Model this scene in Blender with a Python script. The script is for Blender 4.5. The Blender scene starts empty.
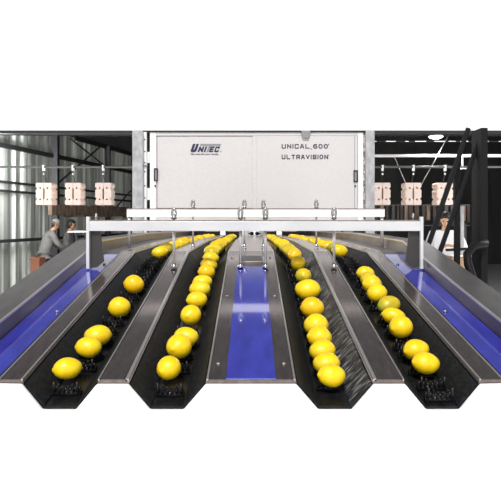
import bpy, bmesh, math, random
from mathutils import Vector, Matrix
random.seed(7)
S = bpy.context.scene
C = S.collection
PI = math.pi
F = 550.0          # focal length in pixels of the 501 px wide frame
CX, HY = 251.0, 220.0
ZC = 1.70          # camera height


def at(px, py, Y):
    return Vector(((px - CX) * Y / F, Y, ZC + (HY - py) * Y / F))


# ------------------------------------------------------------------ materials
def mat(name, color, rough=0.5, metal=0.0, noise=None, bump=None, coat=0.0, emit=0.0, trans=0.0, spec=None):
    m = bpy.data.materials.new(name)
    m.use_nodes = True
    nt = m.node_tree
    b = nt.nodes['Principled BSDF']
    b.inputs['Base Color'].default_value = (*color, 1)
    b.inputs['Roughness'].default_value = rough
    b.inputs['Metallic'].default_value = metal
    if spec is not None:
        b.inputs['Specular IOR Level'].default_value = spec
    if coat:
        b.inputs['Coat Weight'].default_value = coat
        b.inputs['Coat Roughness'].default_value = 0.06
        b.inputs['Coat IOR'].default_value = 2.8
    if emit:
        b.inputs['Emission Color'].default_value = (1, 1, 1, 1)
        b.inputs['Emission Strength'].default_value = emit
    if noise or bump:
        tc = nt.nodes.new('ShaderNodeTexCoord')
        mp = nt.nodes.new('ShaderNodeMapping')
        nt.links.new(tc.outputs['Object'], mp.inputs['Vector'])
    if noise:
        color2, scale, stretch, lo, hi = noise
        mp.inputs['Scale'].default_value = stretch
        n = nt.nodes.new('ShaderNodeTexNoise')
        n.inputs['Scale'].default_value = scale
        n.inputs['Detail'].default_value = 4
        nt.links.new(mp.outputs['Vector'], n.inputs['Vector'])
        r = nt.nodes.new('ShaderNodeValToRGB')
        r.color_ramp.elements[0].position = lo
        r.color_ramp.elements[0].color = (*color, 1)
        r.color_ramp.elements[1].position = hi
        r.color_ramp.elements[1].color = (*color2, 1)
        nt.links.new(n.outputs['Fac'], r.inputs['Fac'])
        nt.links.new(r.outputs['Color'], b.inputs['Base Color'])
    if bump:
        scale, strength = bump
        n2 = nt.nodes.new('ShaderNodeTexNoise')
        n2.inputs['Scale'].default_value = scale
        nt.links.new(mp.outputs['Vector'], n2.inputs['Vector'])
        bp = nt.nodes.new('ShaderNodeBump')
        bp.inputs['Strength'].default_value = strength
        bp.inputs['Distance'].default_value = 0.002
        nt.links.new(n2.outputs['Fac'], bp.inputs['Height'])
        nt.links.new(bp.outputs['Normal'], b.inputs['Normal'])
    if trans:
        out = nt.nodes['Material Output']
        t = nt.nodes.new('ShaderNodeBsdfTranslucent')
        t.inputs['Color'].default_value = (*color, 1)
        mx = nt.nodes.new('ShaderNodeMixShader')
        mx.inputs['Fac'].default_value = trans
        nt.links.new(b.outputs['BSDF'], mx.inputs[1])
        nt.links.new(t.outputs['BSDF'], mx.inputs[2])
        nt.links.new(mx.outputs['Shader'], out.inputs['Surface'])
    return m


M = {}
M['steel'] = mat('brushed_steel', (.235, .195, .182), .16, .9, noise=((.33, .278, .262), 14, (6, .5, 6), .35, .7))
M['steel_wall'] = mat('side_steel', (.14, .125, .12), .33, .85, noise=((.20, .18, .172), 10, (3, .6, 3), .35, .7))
M['edge'] = mat('bright_steel_edge', (.62, .59, .57), .3, .8)
M['blue'] = mat('blue_film', (.012, .016, .36), .11, 0, noise=((.03, .04, .52), 9, (3, 1, 3), .35, .7), spec=.5, coat=1.0)
M['black'] = mat('black_plastic', (.006, .006, .007), .33, 0, noise=((.016, .016, .018), 60, (1, 1, 1), .4, .7), spec=.35)
M['black_wall'] = mat('black_side_guide', (.007, .008, .010), .6, 0, noise=((.018, .020, .024), 120, (1, .5, 1), .4, .7), spec=.15)
M['brush'] = mat('brush_bristles', (.018, .019, .022), .5, 0, noise=((.68, .69, .72), 1, (26, 300, 26), .54, .76), spec=.2)
M['white'] = mat('white_paint', (.86, .855, .845), .42, 0)
M['cabinet'] = mat('cabinet_paint', (.565, .535, .53), .45, 0, noise=((.61, .58, .575), 60, (1, 1, 1), .35, .7))
M['cover'] = mat('cover_paint', (.93, .93, .925), .5, 0)
M['galv'] = mat('galvanised_steel', (.33, .325, .335), .5, .35, noise=((.50, .49, .50), 22, (1, 1, .5), .35, .7))
M['bar'] = mat('bar_paint', (.66, .66, .67), .35, .15, noise=((.58, .58, .60), 16, (.4, 1, 1), .4, .7))
M['chrome'] = mat('chrome', (.40, .39, .385), .28, .95)
M['dark'] = mat('dark_steel', (.022, .022, .024), .5, .3)
M['paintblack'] = mat('black_paint', (.006, .006, .007), .6, 0, spec=.2)
M['roof'] = mat('roof_sheet', (.018, .018, .018), .8, 0)
M['wallback'] = mat('dark_wall_sheet', (.03, .03, .031), .7, 0, noise=((.06, .058, .055), 1.2, (1, 1, .3), .4, .7))
M['wall'] = mat('wall_sheet', (.78, .80, .76), .6, 0, noise=((.10, .105, .10), 1.0, (1, 6.5, .10), .42, .55), trans=.5)
M['concrete'] = mat('concrete', (.62, .61, .59), .8, 0, noise=((.72, .71, .69), 3, (1, 1, 1), .35, .7))
M['foam'] = mat('foam', (.74, .60, .53), .8, 0, noise=((.80, .66, .59), 18, (1, 1, 1), .35, .7))
M['hole'] = mat('hole_liner', (.05, .035, .03), .9, 0)
M['timber'] = mat('brown_timber', (.085, .058, .043), .8, 0, noise=((.22, .15, .11), 6, (2, 2, .6), .38, .68))
M['gusset'] = mat('gusset_steel', (.035, .032, .03), .55, .1)
M['rod'] = mat('satin_rod', (.50, .49, .48), .4, .4)
M['wood'] = mat('orange_wood', (.42, .20, .08), .7, 0, noise=((.52, .28, .13), 20, (1, 1, 4), .35, .7))
M['brownrag'] = mat('brown_fabric', (.055, .036, .028), .9, 0, noise=((.012, .011, .010), 7, (1, 1, .4), .4, .65))
M['navy'] = mat('navy_letter', (.012, .014, .06), .5)
M['greybar'] = mat('grey_letter', (.25, .24, .25), .5)
M['ink'] = mat('dark_letter', (.03, .028, .045), .5)
M['orangecrate'] = mat('orange_plastic', (.22, .075, .035), .6)
M['cardboard'] = mat('cardboard', (.36, .23, .14), .85)
M['skin'] = mat('skin', (.33, .17, .10), .55)
M['skin_light'] = mat('light_skin', (.62, .37, .24), .55)
M['hair'] = mat('black_hair', (.008, .007, .007), .6)
M['grey_cloth'] = mat('grey_cloth', (.085, .082, .078), .9, 0, noise=((.13, .126, .12), 9, (1, 1, 1), .35, .7))
M['grey_shirt'] = mat('dark_grey_cloth', (.075, .074, .072), .9, 0, noise=((.11, .108, .104), 9, (1, 1, 1), .35, .7))
M['hat'] = mat('hat_cloth', (.16, .155, .148), .9, 0)
M['white_cloth'] = mat('white_cloth', (.85, .85, .86), .85, 0)
M['trousers'] = mat('black_cloth', (.012, .012, .014), .9, 0)
M['blue_cloth'] = mat('blue_cloth', (.02, .03, .16), .8, 0)
M['lamp'] = mat('lamp_glass', (1, 1, 1), .4, 0, emit=14)
M['rubber'] = mat('peeling_foam_edge', (.10, .085, .075), .9, 0, noise=((.66, .60, .55), 55, (1, 1, .5), .46, .56))


def lemon_mat(name, base, alt, tipgreen):
    m = bpy.data.materials.new(name)
    m.use_nodes = True
    nt = m.node_tree
    b = nt.nodes['Principled BSDF']
    b.inputs['Roughness'].default_value = .36
    b.inputs['Specular IOR Level'].default_value = .55
    b.inputs['Subsurface Weight'].default_value = .08
    b.inputs['Subsurface Radius'].default_value = (.01, .006, .002)
    tc = nt.nodes.new('ShaderNodeTexCoord')
    n = nt.nodes.new('ShaderNodeTexNoise')
    n.inputs['Scale'].default_value = 30
    n.inputs['Detail'].default_value = 3
    nt.links.new(tc.outputs['Object'], n.inputs['Vector'])
    r = nt.nodes.new('ShaderNodeValToRGB')
    r.color_ramp.elements[0].position = .38
    r.color_ramp.elements[0].color = (*base, 1)
    r.color_ramp.elements[1].position = .68
    r.color_ramp.elements[1].color = (*alt, 1)
    nt.links.new(n.outputs['Fac'], r.inputs['Fac'])
    sx = nt.nodes.new('ShaderNodeSeparateXYZ')
    nt.links.new(tc.outputs['Object'], sx.inputs['Vector'])
    mr = nt.nodes.new('ShaderNodeMapRange')
    mr.inputs['From Min'].default_value = .022
    mr.inputs['From Max'].default_value = .042
    mr.inputs['To Max'].default_value = tipgreen
    nt.links.new(sx.outputs['X'], mr.inputs['Value'])
    mx = nt.nodes.new('ShaderNodeMixRGB')
    mx.inputs[2].default_value = (.22, .30, .015, 1)
    nt.links.new(mr.outputs['Result'], mx.inputs['Fac'])
    nt.links.new(r.outputs['Color'], mx.inputs[1])
    nt.links.new(mx.outputs['Color'], b.inputs['Base Color'])
    n2 = nt.nodes.new('ShaderNodeTexNoise')
    n2.inputs['Scale'].default_value = 420
    nt.links.new(tc.outputs['Object'], n2.inputs['Vector'])
    bp = nt.nodes.new('ShaderNodeBump')
    bp.inputs['Strength'].default_value = .25
    bp.inputs['Distance'].default_value = .001
    nt.links.new(n2.outputs['Fac'], bp.inputs['Height'])
    nt.links.new(bp.outputs['Normal'], b.inputs['Normal'])
    return m


M['lemon'] = lemon_mat('lemon_peel', (.93, .60, .004), (.96, .69, .008), .35)
M['lemon_deep'] = lemon_mat('deep_lemon_peel', (.91, .52, .003), (.94, .60, .005), .2)
M['lemon_green'] = lemon_mat('greenish_lemon_peel', (.74, .52, .008), (.46, .40, .012), .6)


# ------------------------------------------------------------------ mesh helpers
class MB:
    def __init__(self):
        self.bm = bmesh.new()

    def face(self, vs):
        try:
            return self.bm.faces.new(vs)
        except ValueError:
            return None

    def box(self, x0, x1, y0, y1, z0, z1, mtx=None):
        vs = [Vector((x, y, z)) for z in (z0, z1) for y in (y0, y1) for x in (x0, x1)]
        if mtx:
            vs = [mtx @ v for v in vs]
        v = [self.bm.verts.new(c) for c in vs]
        for f in ((0, 2, 3, 1), (4, 5, 7, 6), (0, 1, 5, 4), (2, 6, 7, 3), (0, 4, 6, 2), (1, 3, 7, 5)):
            self.face([v[i] for i in f])
        return self

    def tube(self, pts, r, n=10, caps=True):
        pts = [Vector(p) for p in pts]
        rs = r if isinstance(r, (list, tuple)) else [r] * len(pts)
        rings = []
        t0 = (pts[1] - pts[0]).normalized()
        up = Vector((0, 0, 1)) if abs(t0.z) < .9 else Vector((1, 0, 0))
        for i, p in enumerate(pts):
            t = (pts[min(i + 1, len(pts) - 1)] - pts[max(i - 1, 0)]).normalized()
            a = t.cross(up)
            if a.length < 1e-5:
                a = t.cross(Vector((0, 1, 0)))
            a.normalize()
            b = t.cross(a).normalized()
            rings.append([self.bm.verts.new(p + (a * math.cos(2 * PI * k / n) + b * math.sin(2 * PI * k / n)) * rs[i]) for k in range(n)])
        for q in range(len(rings) - 1):
            for k in range(n):
                f = self.face([rings[q][k], rings[q][(k + 1) % n], rings[q + 1][(k + 1) % n], rings[q + 1][k]])
                if f:
                    f.smooth = True
        if caps:
            self.face(rings[0][::-1])
            self.face(rings[-1])
        return self

    def bar(self, a, b, w, h):
        """a rectangular bar from a to b"""
        a, b = Vector(a), Vector(b)
        t = (b - a).normalized()
        s = t.cross(Vector((0, 1, 0)))
        if s.length < .05:
            s = t.cross(Vector((0, 0, 1)))
        s.normalize()
        u = s.cross(t).normalized()
        q = []
        for p in (a, b):
            q.append([self.bm.verts.new(p + s * (w / 2) * i + u * (h / 2) * j) for i, j in ((-1, -1), (1, -1), (1, 1), (-1, 1))])
        for k in range(4):
            self.face([q[0][k], q[0][(k + 1) % 4], q[1][(k + 1) % 4], q[1][k]])
        self.face(q[0][::-1])
        self.face(q[1])
        return self

    def lathe(self, prof, n=20, mtx=None):
        """prof: (radius, along) pairs, turned about X"""
        rings = []
        for r, x in prof:
            rings.append([self.bm.verts.new((mtx or Matrix()) @ Vector((x, r * math.cos(2 * PI * k / n), r * math.sin(2 * PI * k / n)))) for k in range(n)])
        for q in range(len(rings) - 1):
            for k in range(n):
                f = self.face([rings[q][k], rings[q][(k + 1) % n], rings[q + 1][(k + 1) % n], rings[q + 1][k]])
                if f:
                    f.smooth = True
        self.face(rings[0][::-1])
        self.face(rings[-1])
        return self

    def ball(self, c, r, n=12, rx=None, ry=None, rz=None):
        c = Vector(c)
        m = Matrix.Translation(c) @ Matrix.Diagonal((rx or r, ry or r, rz or r, 1))
        res = bmesh.ops.create_uvsphere(self.bm, u_segments=n, v_segments=max(6, n * 2 // 3), radius=1, matrix=m)
        for v in res['verts']:
            for f in v.link_faces:
                f.smooth = True
        return self

    def sweep(self, prof, ys, zf, cap=True):
        """closed profile of (x, h) swept along Y over the height function zf"""
        rings = [[self.bm.verts.new((x, y, zf(y) + h)) for x, h in prof] for y in ys]
        n = len(prof)
        for q in range(len(rings) - 1):
            for k in range(n):
                self.face([rings[q][k], rings[q][(k + 1) % n], rings[q + 1][(k + 1) % n], rings[q + 1][k]])
        if cap:
            self.face(rings[0][::-1])
            self.face(rings[-1])
        return self

    def prism(self, pts, y0, y1):
        """closed outline of (x, z) pulled from y0 to y1"""
        a = [self.bm.verts.new((x, y0, z)) for x, z in pts]
        b = [self.bm.verts.new((x, y1, z)) for x, z in pts]
        n = len(pts)
        for k in range(n):
            self.face([a[k], a[(k + 1) % n], b[(k + 1) % n], b[k]])
        self.face(a[::-1])
        self.face(b)
        return self

    def build(self, name, m, parent=None, bevel=0.0, loc=None):
        bmesh.ops.recalc_face_normals(self.bm, faces=self.bm.faces[:])
        me = bpy.data.meshes.new(name)
        self.bm.to_mesh(me)
        self.bm.free()
        return link(name, me, m, parent, bevel, loc)


def link(name, me, m, parent=None, bevel=0.0, loc=None):
    o = bpy.data.objects.new(name, me)
    C.objects.link(o)
    if m is not None:
        me.materials.clear()
        me.materials.append(M[m] if isinstance(m, str) else m)
    if loc:
        o.location = loc
    if parent is not None:
        o.parent = parent
        # parts are modelled in world space unless a location is given
        if loc is None:
            o.matrix_parent_inverse = Matrix.Translation(-parent.location) if parent.type == 'EMPTY' and parent.parent is None else Matrix()
    if bevel:
        md = o.modifiers.new('bevel', 'BEVEL')
        md.width = bevel
        md.segments = 2
        md.limit_method = 'ANGLE'
    return o


def tag(o, label=None, cat=None, group=None, kind=None):
    if label:
        o['label'] = label
    if cat:
        o['category'] = cat
    if group:
        o['group'] = group
    if kind:
        o['kind'] = kind
    return o


def thing(name, label, cat, loc=(0, 0, 0), group=None):
    o = bpy.data.objects.new(name, None)
    C.objects.link(o)
    o.location = loc
    o.empty_display_size = .1
    return tag(o, label, cat, group)


# ------------------------------------------------------------------ the bed heights
YN, YB1, YB2, YF = 1.262, 2.48, 3.60, 6.9
SL = (HY - 118.0) / F
H0 = .60


def bed(y):
    if y <= YB1:
        return ZC - H0 + SL * y
    z1 = ZC - H0 + SL * YB1
    if y <= YB2:
        return z1 + .006 * (y - YB1)
    return z1 + .006 * (YB2 - YB1) - .0150 * (y - YB2)


YS = [YN, YB1, YB2, YF]

# ------------------------------------------------------------------ setting
o = MB().box(-16, 16, -6, 24, -.1, 0).build('floor', 'concrete')
tag(o, kind='structure')


def roofz(y):
    return ZC + 1.055 + .15 * (y - 6.6)


o = MB()
vs = [o.bm.verts.new((x, y, roofz(y) + dz)) for dz in (0, .02) for y in (6.6, 21.6) for x in (-9, 12)]
for f in ((0, 2, 3, 1), (4, 5, 7, 6), (0, 1, 5, 4), (2, 6, 7, 3), (0, 4, 6, 2), (1, 3, 7, 5)):
    o.face([vs[i] for i in f])
tag(o.build('ceiling', 'roof'), kind='structure')
tag(MB().box(-9, 12, 6.5, 6.6, ZC + 1.025, ZC + 1.052).build('trim_1', 'dark'), kind='structure')
tag(MB().box(-9, 12, 21.3, 21.4, 0, roofz(21.3) - .002).build('wall_back', 'wallback'), kind='structure')
b = MB()
vs = [b.bm.verts.new((x, y, z)) for x in (11, 11.1) for y, z in ((6.7, 0), (21.3, 0), (21.3, roofz(21.3) - .002), (6.7, roofz(6.7) - .002))]
for f in ((0, 1, 2, 3), (7, 6, 5, 4), (0, 4, 5, 1), (1, 5, 6, 2), (2, 6, 7, 3), (3, 7, 4, 0)):
    b.face([vs[i] for i in f])
tag(b.build('wall_right', 'wallback'), kind='structure')


def leftx(y):
    return -5.1 + .2 * (y - 13)


b = MB()
y, k = 8.4, 0
prev = None
prof = ((0, 0), (.10, 0), (.14, .045), (.24, .045), (.28, 0))
ysl = []
while y < 18.3:
    for dy, dx in prof[:-1]:
        ysl.append((y + dy, dx))
    y += .28
for yy, dx in ysl:
    x = leftx(yy) + dx
    top = min(ZC + 2.20, roofz(yy) - .02)
    cur = [b.bm.verts.new((x, yy, 0)), b.bm.verts.new((x, yy, top)), b.bm.verts.new((x - .012, yy, top)), b.bm.verts.new((x - .012, yy, 0))]
    if prev:
        for i in range(4):
            b.face([prev[i], prev[(i + 1) % 4], cur[(i + 1) % 4], cur[i]])
    else:
        b.face(cur)
    prev = cur
b.face(prev[::-1])
wl = tag(b.build('wall_left', 'wall'), kind='structure')
for z, h in ((1.58, .10), (.81, .05), (.62, .05), (2.18, .12), (-.45, .07)):
    y0 = 8.5 if z < 1.5 else (10.2 if z < 2 else 14.6)
    MB().bar((leftx(y0) + .11, y0, ZC + z), (leftx(18.2) + .11, 18.2, ZC + z), h, .07).build('girt', 'dark', wl)
for yy in (13.6, 16.4, 18.25):
    MB().box(leftx(yy) + .08, leftx(yy) + .22, yy - .08, yy + .08, 0, min(ZC + 2.2, roofz(yy) - .02)).build('column', 'dark', wl)
for (ya, za), (yb, zb) in (((13.6, .9), (15.8, 2.1)), ((16.4, 1.5), (14.2, 2.1)), ((16.5, .2), (18.2, 1.1))):
    MB().bar((leftx(ya) + .2, ya, ZC + za), (leftx(yb) + .2, yb, ZC + zb), .035, .035).build('wall_brace', 'dark', wl)

# ------------------------------------------------------------------ machine bed
bedt = thing('sorting_machine_bed', 'long stainless steel fruit sorter bed with blue covered strips between the lemon lanes', 'machine', (0, YN, 0))
DV = (.279, .352)     # divider between inner and outer lane
CE = .104             # half width of the centre cover
OE = (.522, .582)     # outer ledge
WI, WO, WH = .68, .79, .047


def plate(x0, x1, name, ys=YS, m='steel', c=.007, dep=.05, parent=bedt):
    prof = [(x0, -dep), (x0, -c), (x0 + c, 0), (x1 - c, 0), (x1, -c), (x1, -dep)]
    return MB().sweep(prof, ys, bed).build(name, m, parent)


def edge_strip(x0, x1, parent, ys=YS):
    return MB().sweep([(x0, -.004), (x0, .0015), (x1, .0015), (x1, -.004)], ys, bed).build('edge_strip', 'edge', parent)


for s in (-1, 1):
    a, b_ = sorted((s * DV[0], s * DV[1]))
    p = plate(a, b_, 'lane_divider')
    edge_strip(a + .001, a + (.009 if s > 0 else .004), p)
    edge_strip(b_ - (.009 if s < 0 else .004), b_ - .001, p)
cc = plate(-CE, CE, 'centre_cover')
edge_strip(-CE + .002, -CE + .006, cc)
edge_strip(CE - .006, CE - .002, cc)
ybl = .6 * F / (267 - 118)
MB().sweep([(-.057, -.002), (-.057, .0022), (.057, .0022), (.057, -.002)], [YN + .001, ybl], bed).build('blue_film', 'blue', cc)
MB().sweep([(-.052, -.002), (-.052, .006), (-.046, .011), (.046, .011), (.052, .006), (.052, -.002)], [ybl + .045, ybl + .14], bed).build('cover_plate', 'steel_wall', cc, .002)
for (x, y) in ((.08, 1.34), (-.08, 1.34), (.082, 2.36), (-.082, 2.36), (.08, 1.85), (-.08, 1.85)):
    MB().lathe([(.005, 0), (.005, .003), (.003, .0045)], 10, Matrix.Translation((x, y, bed(y) - .0005)) @ Matrix.Rotation(-PI / 2, 4, 'Y')).build('screw', 'chrome', cc)
for s in (-1, 1):
    a, b_ = sorted((s * OE[0], s * OE[1]))
    p = plate(a, b_, 'outer_ledge')
    edge_strip(a + .002, a + .006, p)
    edge_strip(b_ - .006, b_ - .002, p)
    a, b_ = sorted((s * OE[1], s * (WI + .002)))
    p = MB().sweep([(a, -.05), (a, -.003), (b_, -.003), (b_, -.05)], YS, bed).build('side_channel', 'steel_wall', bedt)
    MB().sweep([(a + .004, -.004), (a + .004, 0), (b_ - .004, 0), (b_ - .004, -.004)], [YN + .001, 2.42], bed).build('blue_film', 'blue', p)
    a, b_ = sorted((s * WI, s * WO))
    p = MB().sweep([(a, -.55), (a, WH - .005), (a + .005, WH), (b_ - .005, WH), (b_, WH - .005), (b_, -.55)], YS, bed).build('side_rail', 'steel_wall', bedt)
    xe = s * WI
    e0, e1 = sorted((xe, xe + s * .005))
    MB().sweep([(e0, WH - .006), (e0, WH + .0015), (e1, WH + .0015), (e1, WH - .006)], YS, bed).build('edge_strip', 'edge', p)
    for y in (1.7, 2.25):
        x = s * .60
        MB().lathe([(.006, 0), (.006, .004), (.004, .006)], 10, Matrix.Translation((x, y, bed(y))) @ Matrix.Rotation(-PI / 2, 4, 'Y')).build('screw', 'chrome', p)
# the painted end cover below the lane mouths, a pan under the lanes and the legs
b = MB()
zt_ = bed(YN)
pts = [(-.80, 0), (.80, 0), (.80, zt_ + WH - .006), (.676, zt_ + WH - .006), (.676, zt_ - .004)]
for q in (1, -1):
    ends = [(.522, .352), (.279, .104)] if q == 1 else [(-.104, -.279), (-.352, -.522)]
    for xa_, xb_ in ends:
        m_ = (xa_ + xb_) / 2
        pts += [(xa_ + .001, zt_ - .008), (m_ + .038, zt_ - .066), (m_ - .038, zt_ - .066), (xb_ - .001, zt_ - .008)]
pts += [(-.676, zt_ - .004), (-.676, zt_ + WH - .006), (-.80, zt_ + WH - .006)]
b.prism(pts, YN - .014, YN - .002)
b.build('end_cover', 'cover', bedt, .003)
MB().sweep([(-.675, -.14), (-.675, -.12), (.675, -.12), (.675, -.14)], YS, bed).build('drip_pan', 'dark', bedt)
for s in (-1, 1):
    for y in (2.6, 4.4, 6.3):
        MB().box(s * .70 - .04, s * .70 + .04, y - .04, y + .04, 0, bed(y) - .1).build('leg', 'dark', bedt)

# ------------------------------------------------------------------ lanes
SIDE = {-1: 'grey-hatted', 1: 'white-coated'}


def lane(name, label, x0, x1, ys_lemon, brush_side=0):
    """a V trough between x0 and x1 with a row of black finger cups"""
    t = thing(name, label, 'conveyor', ((x0 + x1) / 2, YN, 0), 'lemon lanes of the sorter')
    xm = (x0 + x1) / 2
    bw, d = .037, .062
    MB().sweep([(xm - bw, -d - .012), (xm - bw, -d), (xm + bw, -d), (xm + bw, -d - .012)], YS, bed).build('belt', 'black', t)
    MB().sweep([(x0 + .001, -d - .01), (x0 + .001, -.012), (x0 + .004, -.010), (xm - bw, -d + .004), (xm - bw, -d - .01)], YS, bed).build('side_guide', 'brush' if brush_side == -1 else 'black_wall', t)
    MB().sweep([(x1 - .001, -d - .01), (xm + bw, -d - .01), (xm + bw, -d + .004), (x1 - .004, -.010), (x1 - .001, -.012)], YS, bed).build('side_guide', 'brush' if brush_side == 1 else 'black_wall', t)
    stops = [yl - hd for yl, hd in ys_lemon if yl - hd > YN + .012]
    cups = list(stops)
    y = YN + .02
    while y < 3.45:
        if all(abs(y - q) > .05 for q in cups) and all(abs(y - yl) > .05 for yl, hd in ys_lemon):
            cups.append(y)
            y += .05
        y += .006
    first = None
    for y in sorted(cups):
        if y > 3.5:
            continue
        if first is None:
            b = MB()
            b.lathe([(.0075, -.034), (.0075, .034)], 10, Matrix.Translation((0, 0, .009)))
            for q in range(6):
                x = -.0275 + q * .011
                h = .012 + .012 * (abs(q - 2.5) / 2.5)
                b.tube([(x, -.002, .008), (x, -.010, .012 + h * .6), (x, -.009, .016 + h)], [.0042, .0036, .0022], 6)
                b.tube([(x, .003, .008), (x, .008, .010 + h * .3), (x, .009, .012 + h * .4)], [.0042, .0036, .0022], 6)
            first = b.build('finger_cup', 'black', t, loc=(0, 0, 0))
            o = first
        else:
            o = first.copy()
            C.objects.link(o)
        o.parent = t
        o.location = (0, y - YN, bed(y) - d)
        if y < YB1:
            o.rotation_euler.x = math.atan(SL)
    return t


# ------------------------------------------------------------------ lemons
LP = [(0.0015, -.0430), (.0040, -.0424), (.0060, -.0410), (.0092, -.0388), (.0155, -.0358), (.0215, -.030), (.0275, -.021), (.031, -.011), (.0322, 0),
      (.031, .011), (.0275, .0205), (.0215, .0295), (.0150, .0365), (.0088, .0398), (.0045, .0412), (.0025, .0412)]


def lemon_mesh(name, prof, m, seed):
    rnd = random.Random(seed)
    b = MB()
    b.lathe(prof, 28)
    ph = rnd.random() * 6
    for v in b.bm.verts:
        a = math.atan2(v.co.z, v.co.y)
        k = 1 + .022 * math.sin(2 * a + ph) + .018 * math.sin(v.co.x * 90 + ph * 2 + a)
        v.co.y *= k
        v.co.z *= k
        v.co.z += .0012 * math.sin(v.co.x * 60 + ph)
    bmesh.ops.recalc_face_normals(b.bm, faces=b.bm.faces[:])
    me = bpy.data.meshes.new(name)
    b.bm.to_mesh(me)
    b.bm.free()
    me.materials.append(M[m])
    return me


ROUND = [(r * 1.04, x * .88) for r, x in LP]
LONG = [(r * .98, x * 1.06) for r, x in LP]
LM = {}
for m in ('lemon', 'lemon_deep', 'lemon_green'):
    LM[m] = [lemon_mesh('lemon', p, m, i * 7 + len(m)) for i, p in enumerate((LP, ROUND, LONG))]

# (px, py, width in px, kind, turn about the vertical in degrees)
NEAR = {
    'A': [(67.5, 367, 24, 'lemon', 20), (88.5, 346, 26, 'lemon', 5), (98, 335, 25, 'lemon', 205), (119.5, 307, 22, 'lemon', 10), (134, 284.5, 20.5, 'lemon_deep', 4)],
    'B': [(169, 367, 24, 'lemon', 60), (179, 346.5, 25, 'lemon', 70), (186, 336, 25, 'lemon', 350), (190.8, 315, 20.5, 'lemon', 75), (196.8, 299, 20, 'lemon', 20), (199.8, 289, 21, 'lemon', 340),
          (202.5, 281, 19.5, 'lemon', 5), (206.5, 272, 17, 'lemon_deep', 20), (208.8, 264.5, 17, 'lemon', 345), (211, 257.5, 16, 'lemon', 10)],
    'C': [(331.5, 374, 27, 'lemon', 15), (326.5, 362, 26, 'lemon', 190), (322.5, 349.5, 26, 'lemon', 200), (319.5, 337, 25, 'lemon', 8), (316, 325, 25, 'lemon', 185), (312.3, 308, 24, 'lemon_deep', 0),
          (307.8, 290, 28, 'lemon', 186), (303.5, 275.5, 15.5, 'lemon_green', 80), (298, 263, 14.5, 'lemon', 85), (294.5, 255, 14, 'lemon_deep', 70)],
    'D': [(425.6, 362, 28, 'lemon', 10), (416, 349, 26, 'lemon', 20), (401, 327, 24, 'lemon', 30), (393.5, 315, 21, 'lemon', 350), (388.8, 304.5, 23, 'lemon_green', 200), (377, 293, 20.5, 'lemon', 185),
          (372, 284.5, 20, 'lemon', 20), (368.5, 279, 16, 'lemon_green', 60), (365.5, 273, 18, 'lemon', 15)],
}
FAR = {  # distances from the lens of the lemons beyond the bend
    'A': [2.63, 2.76, 2.90, 3.05, 3.22, 3.40, 3.52, 3.66, 4.2, 4.34, 4.55, 4.75, 4.95, 5.3, 5.7, 6.1],
    'B': [2.62, 2.72, 2.84, 2.98, 3.10, 3.26, 3.42, 3.6, 3.8, 4.0, 4.25, 4.5, 4.8, 5.1, 5.5, 5.9],
    'C': [2.60, 2.72, 2.85, 2.99, 3.15, 3.32, 3.5, 3.7, 3.95, 4.2, 4.5, 4.8, 5.2, 5.6, 6.0],
    'D': [2.68, 2.98, 3.12, 3.26, 3.40, 3.58, 3.75, 3.95, 4.2, 4.5, 4.7, 4.95, 5.2, 5.5, 5.9],
}
LC = .014            # how far a lemon's centre lies under the bed's upper face
LY = {k: [(F * (H0 + LC) / (q[1] - 118), (.0425 if q[2] < 25 and q[0] < 365 else .047) + .011 * abs(math.sin(math.radians(q[4])))) for q in NEAR[k]] + [(q, .041) for q in FAR[k]] for k in 'ABCD'}
lane('conveyor_lane', 'black trough lane beside the outer blue strip on the grey-hatted worker\'s side', -OE[0], -DV[1], LY['A'])
lane('conveyor_lane', 'black trough lane between central blue strip and divider on the grey-hatted worker\'s side', -DV[0], -CE, LY['B'])
lane('conveyor_lane', 'black trough lane with pale bristles beside the central blue strip, full of lemons', CE, DV[0], LY['C'], 1)
lane('conveyor_lane', 'black trough lane beside the outer blue strip on the white-coated worker\'s side', DV[1], OE[0], LY['D'])

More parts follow.
